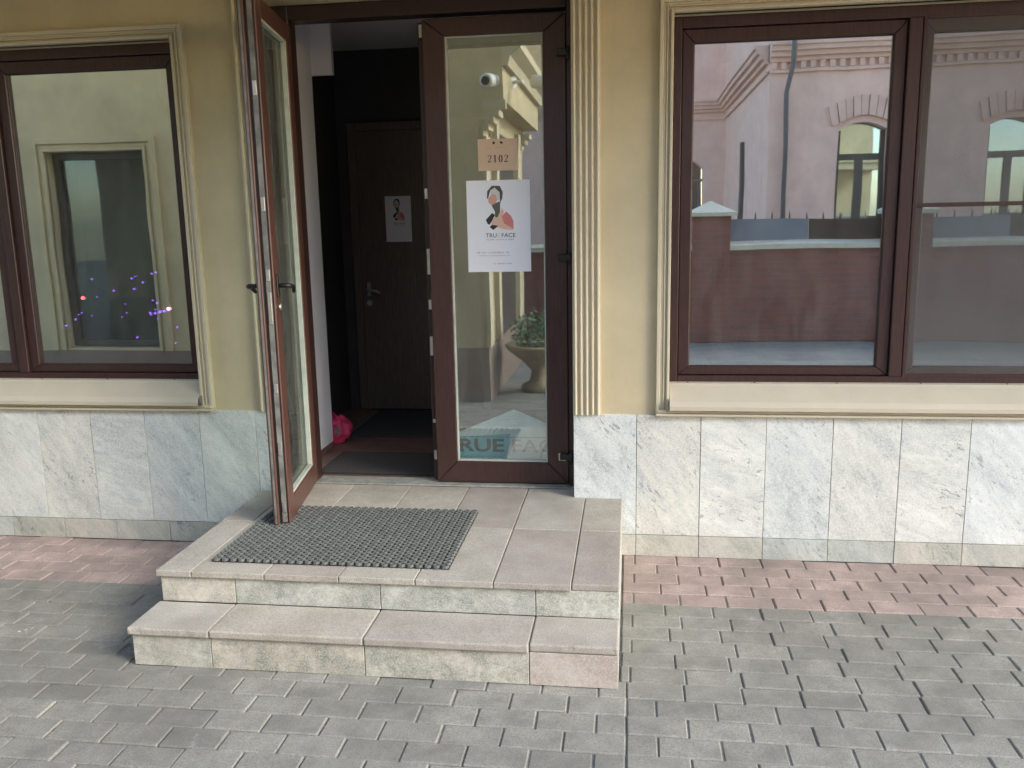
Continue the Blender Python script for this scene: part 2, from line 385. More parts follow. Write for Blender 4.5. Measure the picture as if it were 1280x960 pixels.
def text_mb(txt, size, bold=0.):
    cu = bpy.data.curves.new('lettering', 'FONT'); cu.body = txt; cu.size = size; cu.resolution_u = 3; cu.offset = bold
    ob = bpy.data.objects.new('lettering', cu); COL.objects.link(ob)
    bpy.context.view_layer.update()
    me = bpy.data.meshes.new_from_object(ob.evaluated_get(bpy.context.evaluated_depsgraph_get()))
    vs = [v.co.copy() for v in me.vertices]; fs = [list(p.vertices) for p in me.polygons]
    bpy.data.objects.remove(ob); bpy.data.curves.remove(cu); bpy.data.meshes.remove(me)
    x0 = min(v.x for v in vs); x1 = max(v.x for v in vs); y0 = min(v.y for v in vs); y1 = max(v.y for v in vs)
    return [((v.x-x0), (v.y-y0)) for v in vs], fs, x1-x0, y1-y0

# ------------------------------------------------------------------ ground
street = MB(); street.add([(-30, -30, -.012), (30, -30, -.012), (30, 30, -.012), (-30, 30, -.012)], [(0, 1, 2, 3)])
street.build('street', 'street', kind='structure')
ROW, PL, GAP = .1117, .203, .005
SX0, SX1, SY1, SY2 = -1.70, .165, -1.055, -1.29       # the steps: left, right, upper front, lower front
pave = MB(); pave.box(-4.6, 5.2, -4.6, .03, -.0115, -.007)
pavement = pave.build('pavement', 'joint', kind='structure')
pm = []
for col in ('paver_grey', 'paver_red'):
    for half in (0, 1):
        row = []
        for k in range(5):
            b = MB(); hw = (PL/2 if half else PL)/2 - GAP/2
            b.cbox(-hw, hw, -ROW/2+GAP/2-.001, ROW/2-GAP/2+.001, -.055, 0, .0045, 1, .0012)
            row.append(b.mesh('paver', col))
        pm.append(row)
spots = []
for i in range(1, 41):
    y = -(i-.5)*ROW
    ph = .23 + (0 if i % 2 else .1015) + .0058*(i if i < 12 else 12)*(-1 if i % 2 else 1)*0
    ph += .0055*min(i, 12) * (1 if i % 2 == 0 else -.4) - (.0055*2 if i % 2 == 0 else 0)
    cells = []
    if i <= 11:
        if i <= 30:
            for k in range(-25, 26): cells.append((ph + (k+.5)*PL, 0))
    else:
        ph2 = .194 + (0 if i % 2 == 0 else .1015)
        # right of the straight joint at x = .194
        if i % 2: cells.append((.194+PL/4, 1))
        for k in range(0, 25): cells.append((ph2 + (k+.5)*PL, 0))
        if i % 2 == 0:
            cells.append((.194-PL/4, 1))
            for k in range(0, 24): cells.append((.194-PL/2-(k+.5)*PL, 0))
        else:
            for k in range(0, 24): cells.append((.194-(k+.5)*PL, 0))
    for x, half in cells:
        if not (-4.6 < x < 5.1): continue
        hw = PL/4 if half else PL/2
        if SX0+.06 < x+hw and x+hw <= SX1+.03 and y > -1.25: continue
        if i <= 11 and x-hw < SX1 < x+hw and y > SY2:       # cut paver against the step side
            x2 = (SX1+.004 + x+hw)/2; wdt = (x+hw - SX1-.004)
            if wdt < .03: continue
            spots.append((x2, y, 2, i <= 5, wdt)); continue
        spots.append((x, y, half, i <= 5, PL))
def vis(sp):
    x, y = sp[0], sp[1]; hw = .1
    d = Vector((x, y, 0))-CAM
    if d.dot(fw) < .3: return 0
    ps = [px((x+a*hw, y+b*ROW/2, 0)) for a in (-1, 1) for b in (-1, 1)]
    xs = [p[0] for p in ps]; ys = [p[1] for p in ps]
    X0, X1, Y0, Y1 = max(0, min(xs)), min(1280, max(xs)), max(0, min(ys)), min(960, max(ys))
    if X1 <= X0 or Y1 <= Y0: return 0
    return (X1-X0)*(Y1-Y0)
rank = sorted(spots, key=vis, reverse=True)
top = [s for s in rank[:300] if vis(s) > 0]; rest = [s for s in rank if s not in set(top)]
field = MB()
rp = random.Random(3)
for s in top:
    x, y, half, red, wd = s
    z = rp.uniform(-.0035, .0018) - (.0015 if rp.random() < .06 else 0); rz = rp.uniform(-.004, .004); tx = rp.uniform(-.004, .009)
    if half == 2:
        b = MB(); b.cbox(-wd/2+GAP/2, wd/2-GAP/2, -ROW/2+GAP/2, ROW/2-GAP/2, -.055, 0, .0045)
        me = b.mesh('paver', 'paver_red' if red else 'paver_grey')
    else: me = rp.choice(pm[(2 if red else 0)+half])
    inst('paver', me, pavement, (x, y, z), (tx, 0, rz))
fi = {False: MB(), True: MB()}
for s in rest:
    x, y, half, red, wd = s
    hw = (wd/2 if half != 1 else PL/4) - GAP/2
    z = rp.uniform(-.0025, .0015)
    fi[red].cbox(x-hw, x+hw, y-ROW/2+GAP/2, y+ROW/2-GAP/2, -.006, z, .003)
M['paver_red_i'] = pavermat('red_paver_field', RED, True)
fi[False].build('paver_field', 'paver_grey_i', pavement, kind='stuff')
fi[True].build('paver_field', 'paver_red_i', pavement, kind='stuff')

# ------------------------------------------------------------------ shop building: the facade
bld = thing('shop_building', 'yellow plastered shop facade with white stone plinth, brown windows and an open glazed door', 'building', (0, .4, 0))
WZ0, WZ1 = .80, 2.56
LX0, LX1, DX0, DX1, RX0, RX1 = -4.12, -2.005, -1.60, -.078, .385, 2.50
wall = MB(); YF, YB = .016, .38
wall.box(-7, LX0, YF, YB, .7, 6.5); wall.box(LX1, DX0, YF, YB, .7, 2.72); wall.box(DX1, RX0, YF, YB, .7, 2.72)
wall.box(RX1, 7, YF, YB, .7, 2.72); wall.box(LX0, LX1, YF, YB, .7, WZ0); wall.box(RX0, RX1, YF, YB, .7, WZ0)
wall.box(LX0, LX1, YF, YB, WZ1, 2.72); wall.box(RX0, RX1, YF, YB, WZ1, 2.72); wall.box(LX0, 7, YF, YB, 2.72, 6.5)
wall.build('wall', 'yellow', bld)
back = MB()
for a, b in ((-7, DX0), (DX1, 7)): back.box(a, b, .008, .36, 0, .699)
back.build('plinth_core', 'joint', bld)
# stone plinth: tall tiles over a low strip
TW, TZ0, TZ1 = .308, .1095, .7213
tall = []; low = []
for k in range(3):
    b = MB(); b.cbox(-TW/2+.0013, TW/2-.0013, 0, .03, TZ0+.0013, TZ1, .0012); tall.append(b.mesh('stone_tile', 'marble_b' if k == 1 else 'marble'))
    b = MB(); b.cbox(-TW/2+.0013, TW/2-.0013, -.003, .03, 0, TZ0-.0013, .0012); low.append(b.mesh('base_tile', 'marble_low'))
for k in range(-1, 12):
    x = .2317 + (k+.5)*TW
    inst('stone_tile', tall[k % 3], bld, (x, random.uniform(-.0012, .0012), 0))
    inst('base_tile', low[k % 3], bld, (x, random.uniform(-.0012, .0012), 0))
for k in range(-5, 4):
    x = -2.957 + (k+.5)*TW
    inst('stone_tile', tall[k % 3], bld, (x, random.uniform(-.0012, .0012), 0))
    inst('base_tile', low[k % 3], bld, (x+.09, random.uniform(-.0012, .0012), 0))
b = MB(); b.cbox(-1.724, -1.602, 0, .03, .02, TZ1, .0012); b.build('stone_tile', 'marble', bld)
b = MB(); b.cbox(-1.632, -1.600, .031, .2, .02, TZ1, .0012); b.build('stone_tile', 'marble', bld)
b = MB(); b.cbox(-.0785, -.05, .031, .2, .02, TZ1, .0012); b.build('stone_tile', 'marble', bld)
# fluted pilasters beside the door
def pilaster(x0, x1, n=5):
    prof = [(x0, .02), (x0, -.006)]
    w_ = (x1-x0)/n
    for i in range(n):
        a = x0 + i*w_
        for t in (0, .2, .4, .6, .8, 1.):
            prof.append((a+.004+t*(w_-.008), -.006-.016*math.sin(math.pi*t)**.6))
    prof += [(x1, -.006), (x1, .02)]
    m_ = MB(); m_.prism([(p[0], p[1]) for p in prof], 'z', TZ1+.001, 2.775); m_.build('pilaster', 'cream', bld)
pilaster(-.077, .059); pilaster(-1.690, -1.601, 3)
# moulded surrounds (nested steps), sills
def surround(x0, x1):
    s = MB(); zb, zt = .735, WZ1
    steps = [(.062, .043, -.016), (.043, .031, -.009), (.031, .023, -.015), (.023, .014, -.008), (.014, .0, -.022)]
    for o, i_, y in steps:
        X0, X1, Z0, Z1 = x0-o, x1+o, zb, zt+o
        x0i, x1i, z1i = x0-i_, x1+i_, zt+i_
        s.cbox(X0, x0i, y, .05, Z0, Z1, .0035, 2); s.cbox(x1i, X1, y, .05, Z0, Z1, .0035, 2)
        s.cbox(x0i, x1i, y, .05, z1i, Z1, .0035, 2)
    s.cbox(x0-.062, x1+.062, -.03, .05, .722, .7345, .004, 2)
    s.cbox(x0-.055, x1+.055, -.022, .05, .7347, .752, .006, 2)
    s.box(x0, x1, .02, .3, WZ0, .835)
    s.build('window_surround', 'cream', bld)
    k = MB()
    prof = [(.085, .866), (.083, .873), (.055, .870), (.045, .859), (-.035, .797), (-.052, .775), (-.052, .756), (-.044, .754), (-.040, .77), (.0, .79), (.085, .85)]
    k.prism(prof, 'x', x0+.003, x1-.003)
    so_ = k.build('window_sill', 'sill', bld)
    for xx in (x0-.012, x1+.004):
        e = MB(); e.prism([(-.045, .756), (-.045, .79), (.02, .835), (.02, .756)], 'x', xx, xx+.008); e.build('end_cap', 'channel', so_)
    sc = MB()
    for t in (.03, .18, .36, .54, .72, .9):
        xx = x0+.03+t*(x1-x0); sc.lathe([(.004, .869), (.004, .8735), (.002, .8745)], xx, .068, 8)
    sc.build('screw', 'black', so_, kind='stuff')
surround(LX0, LX1); surround(RX0, RX1)
# windows
def window(x0, x1, screen):
    z0, z1 = .866, WZ1
    f = MB(); f.frame(x0, x1, z0, z1, .042, .086, .16, .003, .036, .05)
    mid = (x0+x1)/2
    f.cbox(mid-.028, mid+.028, .0865, .159, z0+.036, z1-.05, .003)
    W = f.build('window', 'brown', bld)
    for i, (a, b_) in enumerate(((x0+.042, mid-.028), (mid+.028, x1-.042))):
        s = MB(); s.mframe(a+.002, b_-.002, z0+.038, z1-.052, .054, .104, .158, .004, .040, .060)
        s.build('sash', 'brown', W)
        g = MB(); g.frame(a+.05, b_-.05, z0+.073, z1-.106, .009, .118, .13, .002); g.build('glazing_bead', 'dark_frame', W)
        p = MB(); p.box(a+.054, b_-.054, .128, .134, z0+.077, z1-.111); p.build('pane', 'glass', W)
        if screen and i == 1:
            q = MB(); q.frame(a+.004, b_-.004, z0+.03, z1-.04, .018, .088, .1, .002)
            q.cbox(a+.022, b_-.022, .0885, .0995, 1.688, 1.706, .002); q.build('screen_frame', 'brown', W)
            q = MB(); q.add([(a+.02, .0945, z0+.045), (b_-.02, .0945, z0+.045), (b_-.02, .0945, z1-.055), (a+.02, .0945, z1-.055)], [(0, 1, 2, 3)])
            q.build('fly_screen', 'screen', W)
window(LX0, LX1, False); window(RX0, RX1, True)
# door frame
df = MB()
df.cbox(-1.600, -1.475, .16, .26, .296, 2.716, .004); df.cbox(-.110, -.0785, .17, .26, .296, 2.716, .004)
df.cbox(-1.475, -.110, .161, .259, 2.646, 2.716, .004)
dfo = df.build('door_frame', 'dark_frame', bld)
# fixed leaf
def lever(mb, x, z, y0, sgn, out=1):
    """rose, neck and a drooping lever"""
    mb.cbox(x-.014, x+.014, min(y0, y0+out*.008), max(y0, y0+out*.008), z-.05, z+.05, .003)
    mb.tube([(x, y0+out*.006, z), (x, y0+out*.05, z), (x+sgn*.012, y0+out*.058, z-.002), (x+sgn*.07, y0+out*.058, z-.012), (x+sgn*.105, y0+out*.05, z-.035)], [.010, .010, .0105, .0095, .008], 8)
lf = MB(); lf.mframe(-.812, -.112, .306, 2.628, .112, .182, .25, .005, .115, .085)
leaf2 = lf.build('door', 'brown', bld, 'closed brown door leaf with notices on its glass')
g = MB(); g.frame(-.703, -.221, .418, 2.546, .010, .190, .215, .002); g.build('glazing_bead', 'bead', leaf2)
g = MB(); g.box(-.697, -.227, .205, .211, .424, 2.54); g.build('pane', 'glass_door', leaf2)
g = MB(); g.cbox(-.838, -.8125, .215, .245, .312, 2.62, .003); g.build('meeting_strip', 'dark_frame', leaf2)
g = MB()
for z, h in ((.42, .05), (.62, .02), (.98, .10), (1.22, .05), (1.40, .13), (1.78, .05), (2.55, .06)): g.cbox(-.833, -.816, .2125, .2165, z, z+h, .001)
g.build('strike_plate', 'metal', leaf2, kind='stuff')
for z in (.455, 1.475, 2.44):
    h = MB(); h.cbox(-.158, -.085, .155, .181, z-.012, z+.02, .003); h.tube([(-.10, .155, z-.03), (-.10, .155, z+.03)], .012, 10)
    h.build('hinge', 'black', leaf2)
h = MB(); h.cbox(-.166, -.128, .178, .1815, .434, .474, .002); h.build('worn_hinge_plate', 'metal', leaf2)
# open leaf, hinged on the left, standing almost square to the wall
H = Vector((-1.470, .172, .305)); ang = R(-80.3)
leaf = bpy.data.objects.new('door', None)
b = MB()
LW, LH = .70, 2.318
# main profile (inner), local: x along the leaf, y from -.07 (outer) to 0 (inner)
b.mframe(0, LW, 0, LH, .105, -.045, 0, .004, .112, .085)
leaf = b.build('door', 'brown_worn', bld, 'open dark brown glazed door leaf with worn edges', local=True)
leaf.location = H - WL[bld.name]; leaf.rotation_euler = (0, 0, ang)
def lp(mb, name, m, kind=None, label=None):
    o = bpy.data.objects.new(name, mb.mesh(name, m)); COL.objects.link(o); o.parent = leaf
    if kind: o['kind'] = kind
    if label: o['label'] = label
    return o
b = MB(); b.mframe(-.004, LW+.022, -.004, LH+.006, .118, -.072, -.0455, .004, .120, .092); lp(b, 'outer_frame', 'brown_worn')
b = MB(); b.frame(.103, LW-.103, .110, LH-.083, .014, -.028, -.004, .002); lp(b, 'glazing_bead', 'bead')
b = MB(); b.box(.112, LW-.112, -.034, -.028, .119, LH-.092); lp(b, 'pane', 'glass_leaf')
b = MB(); b.box(LW, LW+.0035, -.034, -.013, .012, LH-.012); b.box(LW+.022, LW+.0235, -.064, -.055, .01, LH-.01); lp(b, 'edge_channel', 'channel')
b = MB(); b.box(LW, LW+.006, -.045, -.0385, .005, LH-.005); b.box(LW-.002, LW+.002, -.0085, -.0055, .005, LH-.005); lp(b, 'gasket', 'black')
b = MB()
for z, hh in ((.06, .05), (.33, .06), (.62, .04), (.93, .14), (1.12, .05), (1.42, .06), (1.9, .06)): b.cbox(LW+.003, LW+.0065, -.032, -.015, z, z+hh, .001)
lp(b, 'lock_plate', 'metal', 'stuff')
b = MB(); lever(b, LW-.05, 1.095, 0., -1, 1); lp(b, 'handle', 'black')
b = MB(); lever(b, LW-.05, 1.095, -.072, -1, -1); lp(b, 'handle', 'black')
b = MB(); b.tube([(LW-.05, .002, 1.0), (LW-.05, .012, 1.0)], .012, 10); b.cbox(LW-.053, LW-.047, .012, .0135, .985, 1.015, .0005); lp(b, 'lock_cylinder', 'metal')
for z in (.22, 2.06, 1.2):
    b = MB(); b.tube([(-.012, -.06, z-.05), (-.012, -.06, z+.05)], .012, 10); b.cbox(-.01, .06, -.078, -.0725, z-.03, z+.03, .002); lp(b, 'hinge', 'black')
# cornice above the ground floor, soffit and upper storey line
cn = MB()
cn.prism([(.02, 2.78), (-.05, 2.78), (-.05, 2.82), (-.10, 2.83), (-1.48, 2.80), (-1.48, 2.95), (-1.54, 2.99), (-1.54, 3.05), (.02, 3.16)], 'x', -7, 7)
cn.build('canopy', 'yellow', bld)
# indoor shell behind the facade
def room(name, x0, x1, y0, y1, z0, z1, wallm, floorm=None):
    b = MB()
    P = [(x0,y0,z0),(x1,y0,z0),(x1,y1,z0),(x0,y1,z0),(x0,y0,z1),(x1,y0,z1),(x1,y1,z1),(x0,y1,z1)]
    b.cur = 1; b.add(P, [(0, 1, 2, 3)]); b.cur = 0
    b.add(P, [(4, 7, 6, 5), (1, 5, 6, 2), (2, 6, 7, 3), (3, 7, 4, 0)])
    return b.build(name, [wallm, floorm or wallm], kind='structure')
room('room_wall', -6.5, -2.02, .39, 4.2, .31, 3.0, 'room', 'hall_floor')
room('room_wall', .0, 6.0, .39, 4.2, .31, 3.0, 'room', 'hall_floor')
fl = MB(); fl.box(-1.98, -.02, .13, 2.6, .05, .292); fl.build('hall_floor', 'hall_floor', kind='structure')
th = MB(); th.cbox(-1.599, -.079, .14, .27, .2925, .3005, .002); th.build('threshold', 'threshold', dfo)
ce = MB(); ce.box(-1.98, -.02, .39, 2.6, 2.85, 2.9); ce.build('hall_ceiling', 'white_wall', kind='structure')
hw = MB(); hw.box(-1.985, -1.637, .385, .906, .33, 2.849); hw.box(-1.905, -1.515, .907, .945, 2.51, 2.848)
hw.build('hall_wall', 'white_wall', kind='structure')
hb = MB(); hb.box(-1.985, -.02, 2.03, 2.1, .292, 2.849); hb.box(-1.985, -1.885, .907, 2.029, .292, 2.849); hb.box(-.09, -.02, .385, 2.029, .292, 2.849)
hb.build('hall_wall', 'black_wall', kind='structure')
sk = MB(); sk.box(-1.985, -1.641, .386, .902, .2925, .329); sk.build('hall_skirting', 'hall_floor', kind='structure')

# ------------------------------------------------------------------ entrance steps
st = thing('entrance_steps', 'two low stone clad steps with beige slabs leading up to the open door', 'steps', ((SX0+SX1)/2, SY2, 0))
TOP, TRD = .295, .160
c_ = MB(); c_.box(SX0+.03, SX1-.022, SY1+.025, .135, 0, TOP-.028); c_.box(SX0+.03, SX1-.022, SY2+.025, SY1+.02, 0, TRD-.03)
c_.build('step_core', 'concrete', st)
xs = [SX0, -1.56, -1.25, -.94, -.63, -.32, -.018, SX1]
def slab(name, x0, x1, y0, y1, z0, z1, m='tread', tl=0., jit=.0, label=None, bev=.004, worn=False):
    g_ = .0016; hx, hy = (x1-x0)/2-g_, (y1-y0)/2-g_
    bm = bmesh.new(); bmesh.ops.create_cube(bm, size=1)
    for v in bm.verts: v.co = Vector((v.co.x*2*hx, v.co.y*2*hy, (v.co.z-.5)*(z1-z0)))
    bmesh.ops.bevel(bm, geom=bm.edges[:], offset=bev, segments=2, profile=.5, affect='EDGES')
    if worn:      # broken, rubbed edges
        long_ = [e for e in bm.edges if e.calc_length() > .2]
        bmesh.ops.subdivide_edges(bm, edges=long_, cuts=22, use_grid_fill=True)
        ox = x0*7.1+y0*3.3
        for v in bm.verts:
            d = min(hx-abs(v.co.x), hy-abs(v.co.y))
            if d < bev*1.05 and v.co.z > -.02 and v.co.y < 0 and hx-abs(v.co.x) > bev*1.05:
                k = mn.noise(Vector((v.co.x*38+ox, v.co.y*38, 0)))
                k2 = max(0., mn.noise(Vector((v.co.x*14+ox, v.co.y*14, 4.)))-.28)
                a = .0011*k + .010*k2
                if abs(v.co.y) > hy-bev*1.05: v.co.y -= math.copysign(max(-.0008, a), v.co.y)
                v.co.z -= max(0, a)*.6
    b = MB(); bm.verts.index_update()
    b.add([v.co.copy() for v in bm.verts], [[v.index for v in f.verts] for f in bm.faces]); bm.free()
    return inst(name, b.mesh(name, m), st, ((x0+x1)/2, (y0+y1)/2, z1+random.uniform(-jit, jit)), (tl, 0, 0), label)
for a, c in zip(xs, xs[1:]):
    f = SX1 if c == SX1 else c
    slab('slab_tile', a - (.014 if a == SX0 else 0), f, SY1-(.014 if f != SX1 else .001), -.47, TOP-.027, TOP, jit=.0008, worn=True)
    y1 = -.0005 if (a == SX0 or a >= -.02) else .135
    slab('slab_tile', a - (.014 if a == SX0 else 0), f, -.47, y1, TOP-.027, TOP, jit=.0008)
jx = [SX0, -1.38, -.775, -.157, SX1]
for i, (a, c) in enumerate(zip(jx, jx[1:])):
    slab('riser_tile', a, c, SY1, SY1+.025, TRD-.002, TOP-.0285, 'riser', bev=.0015)
    slab('riser_tile', a, c, SY2, SY2+.025, 0, TRD-.0325, 'riser_pink' if i == 3 else 'riser', bev=.0015, label='pinkish riser stone at the right end of the bottom step' if i == 3 else None)
    slab('tread_slab', a-(.014 if i == 0 else 0), c, SY2-(.014 if i < 3 else .001), SY1-.0005, TRD-.031, TRD-(.001 if i == 0 else 0), jit=.001, bev=.006, worn=True)
for (y0, y1, z1) in ((SY1+.026, -.54, TOP-.0285), (-.54, -.004, TOP-.0285), (SY2+.026, SY1-.002, TRD-.0325)):
    for xx in (SX0+.001, SX1-.023):
        b = MB(); b.cbox(xx, xx+.022, y0, y1-.002, 0, z1, .0012); b.build('side_tile', 'riser', st)

# ------------------------------------------------------------------ rubber door mat
mt = thing('door_mat', 'grey ribbed rubber mat lying on the top step in front of the door', 'mat', (-1.015, -.615, TOP+.001))
MX0, MX1, MY0, MY1 = -1.522, -.510, -.968, -.268
b = MB(); b.box(MX0+.004, MX1-.004, MY0+.004, MY1-.004, TOP+.0015, TOP+.006); b.build('mat_base', 'rubber_base', mt)
b = MB()
PX, PY = .0362, .0318
nr = 22; ncol = 28; PX = (MX1-MX0-.008)/28; PY = (MY1-MY0)/22
for j in range(nr):
    for i in range(ncol):
        cx = MX0 + .004 + (i+.5)*PX; cy = MY0 + (j+.5)*PY
        z0 = TOP+.005; zt = TOP+.0165+random.uniform(-.0005, .0005)
        ro, rt, ri = .0176, .0148, .0098
        n = 8
        def ring(r, z, sy=1.): return [(cx+r*math.cos(2*math.pi*k/n+.3), cy+sy*r*math.sin(2*math.pi*k/n+.3), z) for k in range(n)]
        vs = ring(ro, z0, .92)+ring(rt, zt, .92)+ring(ri, zt-.001, .85)+ring(ri*.9, z0+.001, .85)
        fs = []
        for q in range(3): fs += [(q*n+k, q*n+(k+1) % n, (q+1)*n+(k+1) % n, (q+1)*n+k) for k in range(n)]
        b.add(vs, fs)
b.build('rubber_rings', 'rubber', mt, kind='stuff')

# ------------------------------------------------------------------ notices on the glass
def flat(mb, poly, y, x0, z0, sx, sz, mi, th=.0004):
    """polygon given in sheet fractions (u right, v down) raised off the sheet"""
    mb.cur = mi
    pts = [(x0+u*sx, z0-v*sz) for u, v in poly]
    n = len(pts); o = len(mb.v)
    mb.v += [(p[0], y, p[1]) for p in pts]
    mb.face([o+k for k in range(n)])
    mb.cur = 0
def stroke_row(mb, u0, u1, v, h, mi, args, rng, skip=.12):
    u = u0
    while u < u1:
        wd = rng.uniform(.35, .9)*h*.9
        if rng.random() > skip:
            flat(mb, [(u, v), (u+wd*.35, v), (u+wd*.35, v+h*.62), (u, v+h*.62)], *args, mi)
            if rng.random() < .6: flat(mb, [(u+wd*.35, v+h*.1), (u+wd, v+h*.1), (u+wd, v+h*.3), (u+wd*.35, v+h*.3)], *args, mi)
        u += wd+h*.3
PF = lambda pts: [((x-35)/388, (y-330)/560) for x, y in pts]
ART = [('p_hair', [(160,440),(163,395),(192,363),(240,365),(258,402),(254,440),(240,470),(238,405),(208,376),(182,390),(168,440)]),
       ('p_pale', [(182,392),(208,374),(237,402),(236,452),(222,450),(215,420),(196,412),(184,420)]),
       ('p_salmon', [(168,440),(184,420),(196,412),(215,420),(222,450),(214,466),(190,482),(170,465)]),
       ('p_neck', [(188,482),(214,467),(241,458),(239,520),(222,556),(206,552),(208,520)]),
       ('p_black', [(150,570),(190,527),(207,540),(190,575),(172,600),(160,592)]),
       ('p_peach', [(206,552),(222,556),(250,500),(262,520),(250,560),(262,592),(320,634),(262,628),(205,610),(178,622),(188,580)]),
       ('p_pink', [(248,550),(276,520),(304,545),(320,580),(319,630),(262,592)]),
       ('p_black', [(172,612),(190,600),(226,606),(196,632)])]
def poster(name, label, x0, z0, sx, sz, y, seed, full=True):
    """portrait-logo poster: thin sheet + print"""
    t = thing(name, label, 'poster', (x0+sx/2, y, z0-sz))
    s = MB(); s.box(x0, x0+sx, y, y+.0008, z0-sz, z0); s.build('sheet', 'paper', t)
    names = ['p_hair', 'p_pale', 'p_salmon', 'p_neck', 'p_black', 'p_peach', 'p_pink', 'ink', 'ink_grey', 'p_faint']
    a = (y-.0004, x0, z0, sx, sz)
    m_ = MB(); rng = random.Random(seed)
    for i, (k, pts) in enumerate(ART): flat(m_, PF(pts), y-.0004-.00005*i, x0, z0, sx, sz, names.index(k))
    m_.build('portrait_print', names, t)
    m_ = MB()
    u = .30; U1 = .765
    vs, fs, w_, h_ = text_mb('TRUE FACE', 1.)
    segs = [('TRU', 'ink', .292, .425), ('E', 'p_faint', .436, .474), ('FACE', 'ink', .555, .762)]
    segs = [('TRU', 'ink', .292, .462), ('E', 'p_faint', .478, .520), ('FACE', 'ink', .545, .762)]
    for tx, mk, ua, ub in segs:
        vs, fs, w_, h_ = text_mb(tx, 1.)
        m_.cur = names.index(mk)
        m_.add([(x0+(ua+vx/w_*(ub-ua))*sx, y-.0006, z0-(.62-vz/h_*.045)*sz) for vx, vz in vs], fs)
    m_.build('wordmark', names, t, kind='stuff'); m_ = MB()
    stroke_row(m_, .31, .75, .637, .026, 8, a, rng)
    if full:
        stroke_row(m_, .15, .70, .778, .030, 8, a, rng); stroke_row(m_, .17, .68, .815, .018, 8, a, rng)
        stroke_row(m_, .39, .68, .902, .024, 8, a, rng)
    m_.build('small_print', names, t, kind='stuff')
    return t
poster('poster', 'white poster with angular painted portrait on the closed glazed door leaf', -.617, 1.862, .320, .452, .2035, 5)
poster('poster', 'small dim portrait poster on the brown door inside the dark hall', -1.537, 1.846, .188, .320, 1.976, 6, False)
# door number sheet
sg = thing('number_sheet', 'peach paper sheet with the number 2102 above the portrait poster on the glass', 'sign', (-.455, .2035, 1.906))
X0, Z0, SXX, SZZ = -.553, 2.060, .198, .152
s = MB(); s.box(X0, X0+SXX, .2035, .2043, Z0-SZZ, Z0); s.build('sheet', 'peach_paper', sg)
m_ = MB()
def pen(mb, pts, x, z, s_, y=.2030):
    """pts: (u, v, thickness); variable-width strokes as quads"""
    for (u0_, v0_, t0), (u1_, v1_, t1) in zip(pts, pts[1:]):
        d = Vector((u1_-u0_, v1_-v0_)); 
        if d.length < 1e-6: continue
        n_ = Vector((-d.y, d.x)).normalized(); e = d.normalized()*.012
        q = [(u0_-e.x+n_.x*t0, v0_-e.y+n_.y*t0), (u1_+e.x+n_.x*t1, v1_+e.y+n_.y*t1), (u1_+e.x-n_.x*t1, v1_+e.y-n_.y*t1), (u0_-e.x-n_.x*t0, v0_-e.y-n_.y*t0)]
        y -= .00001; t0 *= 1.3; t1 *= 1.3
        mb.add([(x+p[0]*s_, y, z+p[1]*s_) for p in q], [(3, 2, 1, 0)])
two = [(.06, .70, .055), (.08, .84, .03), (.2, .95, .025), (.36, .95, .035), (.46, .84, .065), (.46, .70, .075), (.38, .52, .055), (.22, .32, .035), (.06, .12, .03), (.02, .06, .03)]
two_b = [(.02, .065, .06), (.34, .065, .065), (.46, .10, .04), (.52, .24, .02)]
one = [(.26, .03, .085), (.26, .96, .085)]; one_f = [(.08, .80, .025), (.24, .95, .035)]; one_s = [(.08, .025, .022), (.44, .025, .022)]
zero = [(.27+.20*math.sin(a_), .48+.46*math.cos(a_), .03+.055*abs(math.sin(a_))) for a_ in [2*math.pi*k/16 for k in range(17)]]
S_ = .036
for k, dg in enumerate(((two, two_b), (one, one_f, one_s), (zero,), (two, two_b))):
    m_ = MB()
    for pts in dg: pen(m_, pts, X0+.048+k*.0275, Z0-.112, S_*1.0)
    m_.build('digit', 'ink', sg)
m_ = MB()
rng = random.Random(11); a = (.2030, X0, Z0, SXX, SZZ)
flat(m_, [(.38, .07), (.44, .11), (.42, .17), (.37, .15)], *a, 0); flat(m_, [(.58, .07), (.64, .13), (.60, .17), (.55, .12)], *a, 0)
stroke_row(m_, .22, .78, .26, .06, 1, a, rng); 
m_.build('small_print', ['ink', 'ink_dim'], sg, kind='stuff')
# low board behind the glass
bd = thing('sign_board', 'low pale board lettered TRUE FACE standing behind the closed door leaf', 'sign', (-.44, .265, .292))
BX0, BX1, BZ0, BZ1 = -.80, -.10, .30, .540
s = MB(); s.prism([(BX0, BZ0), (BX1, BZ0), (BX1, .565), (-.205, .600), (-.408, .683), (-.715, .555), (BX0, .53)], 'y', .262, .27); s.build('board', 'board', bd)
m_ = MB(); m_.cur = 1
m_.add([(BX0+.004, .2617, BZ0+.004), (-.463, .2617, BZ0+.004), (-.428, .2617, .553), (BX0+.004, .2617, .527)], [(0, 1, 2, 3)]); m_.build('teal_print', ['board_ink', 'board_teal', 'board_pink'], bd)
for tx, xa, xb in (('TRUE', -.795, -.462), ('FACE', -.418, -.130)):
    vs, fs, w_, h_ = text_mb(tx, 1., .028 if tx == 'TRUE' else .01)
    m_ = MB(); m_.cur = 2 if tx == 'FACE' else 0
    m_.add([(xa+vx/w_*(xb-xa), .2615, .452+vz/h_*.072) for vx, vz in vs], fs); m_.build('word', ['board_ink', 'board_teal', 'board_pink'], bd, kind='stuff')
m_ = MB(); rng = random.Random(4)
stroke_row(m_, .02, .48, .60, .17, 0, (.2615, BX0, BZ1, BX1-BX0, BZ1-BZ0), rng)
for k in range(60): 
    u = k/60; flat(m_, [(u, .015), (u+.010, .015), (u+.010, .035), (u, .035)], .2615, BX0, BZ1, BX1-BX0, BZ1-BZ0, 0)
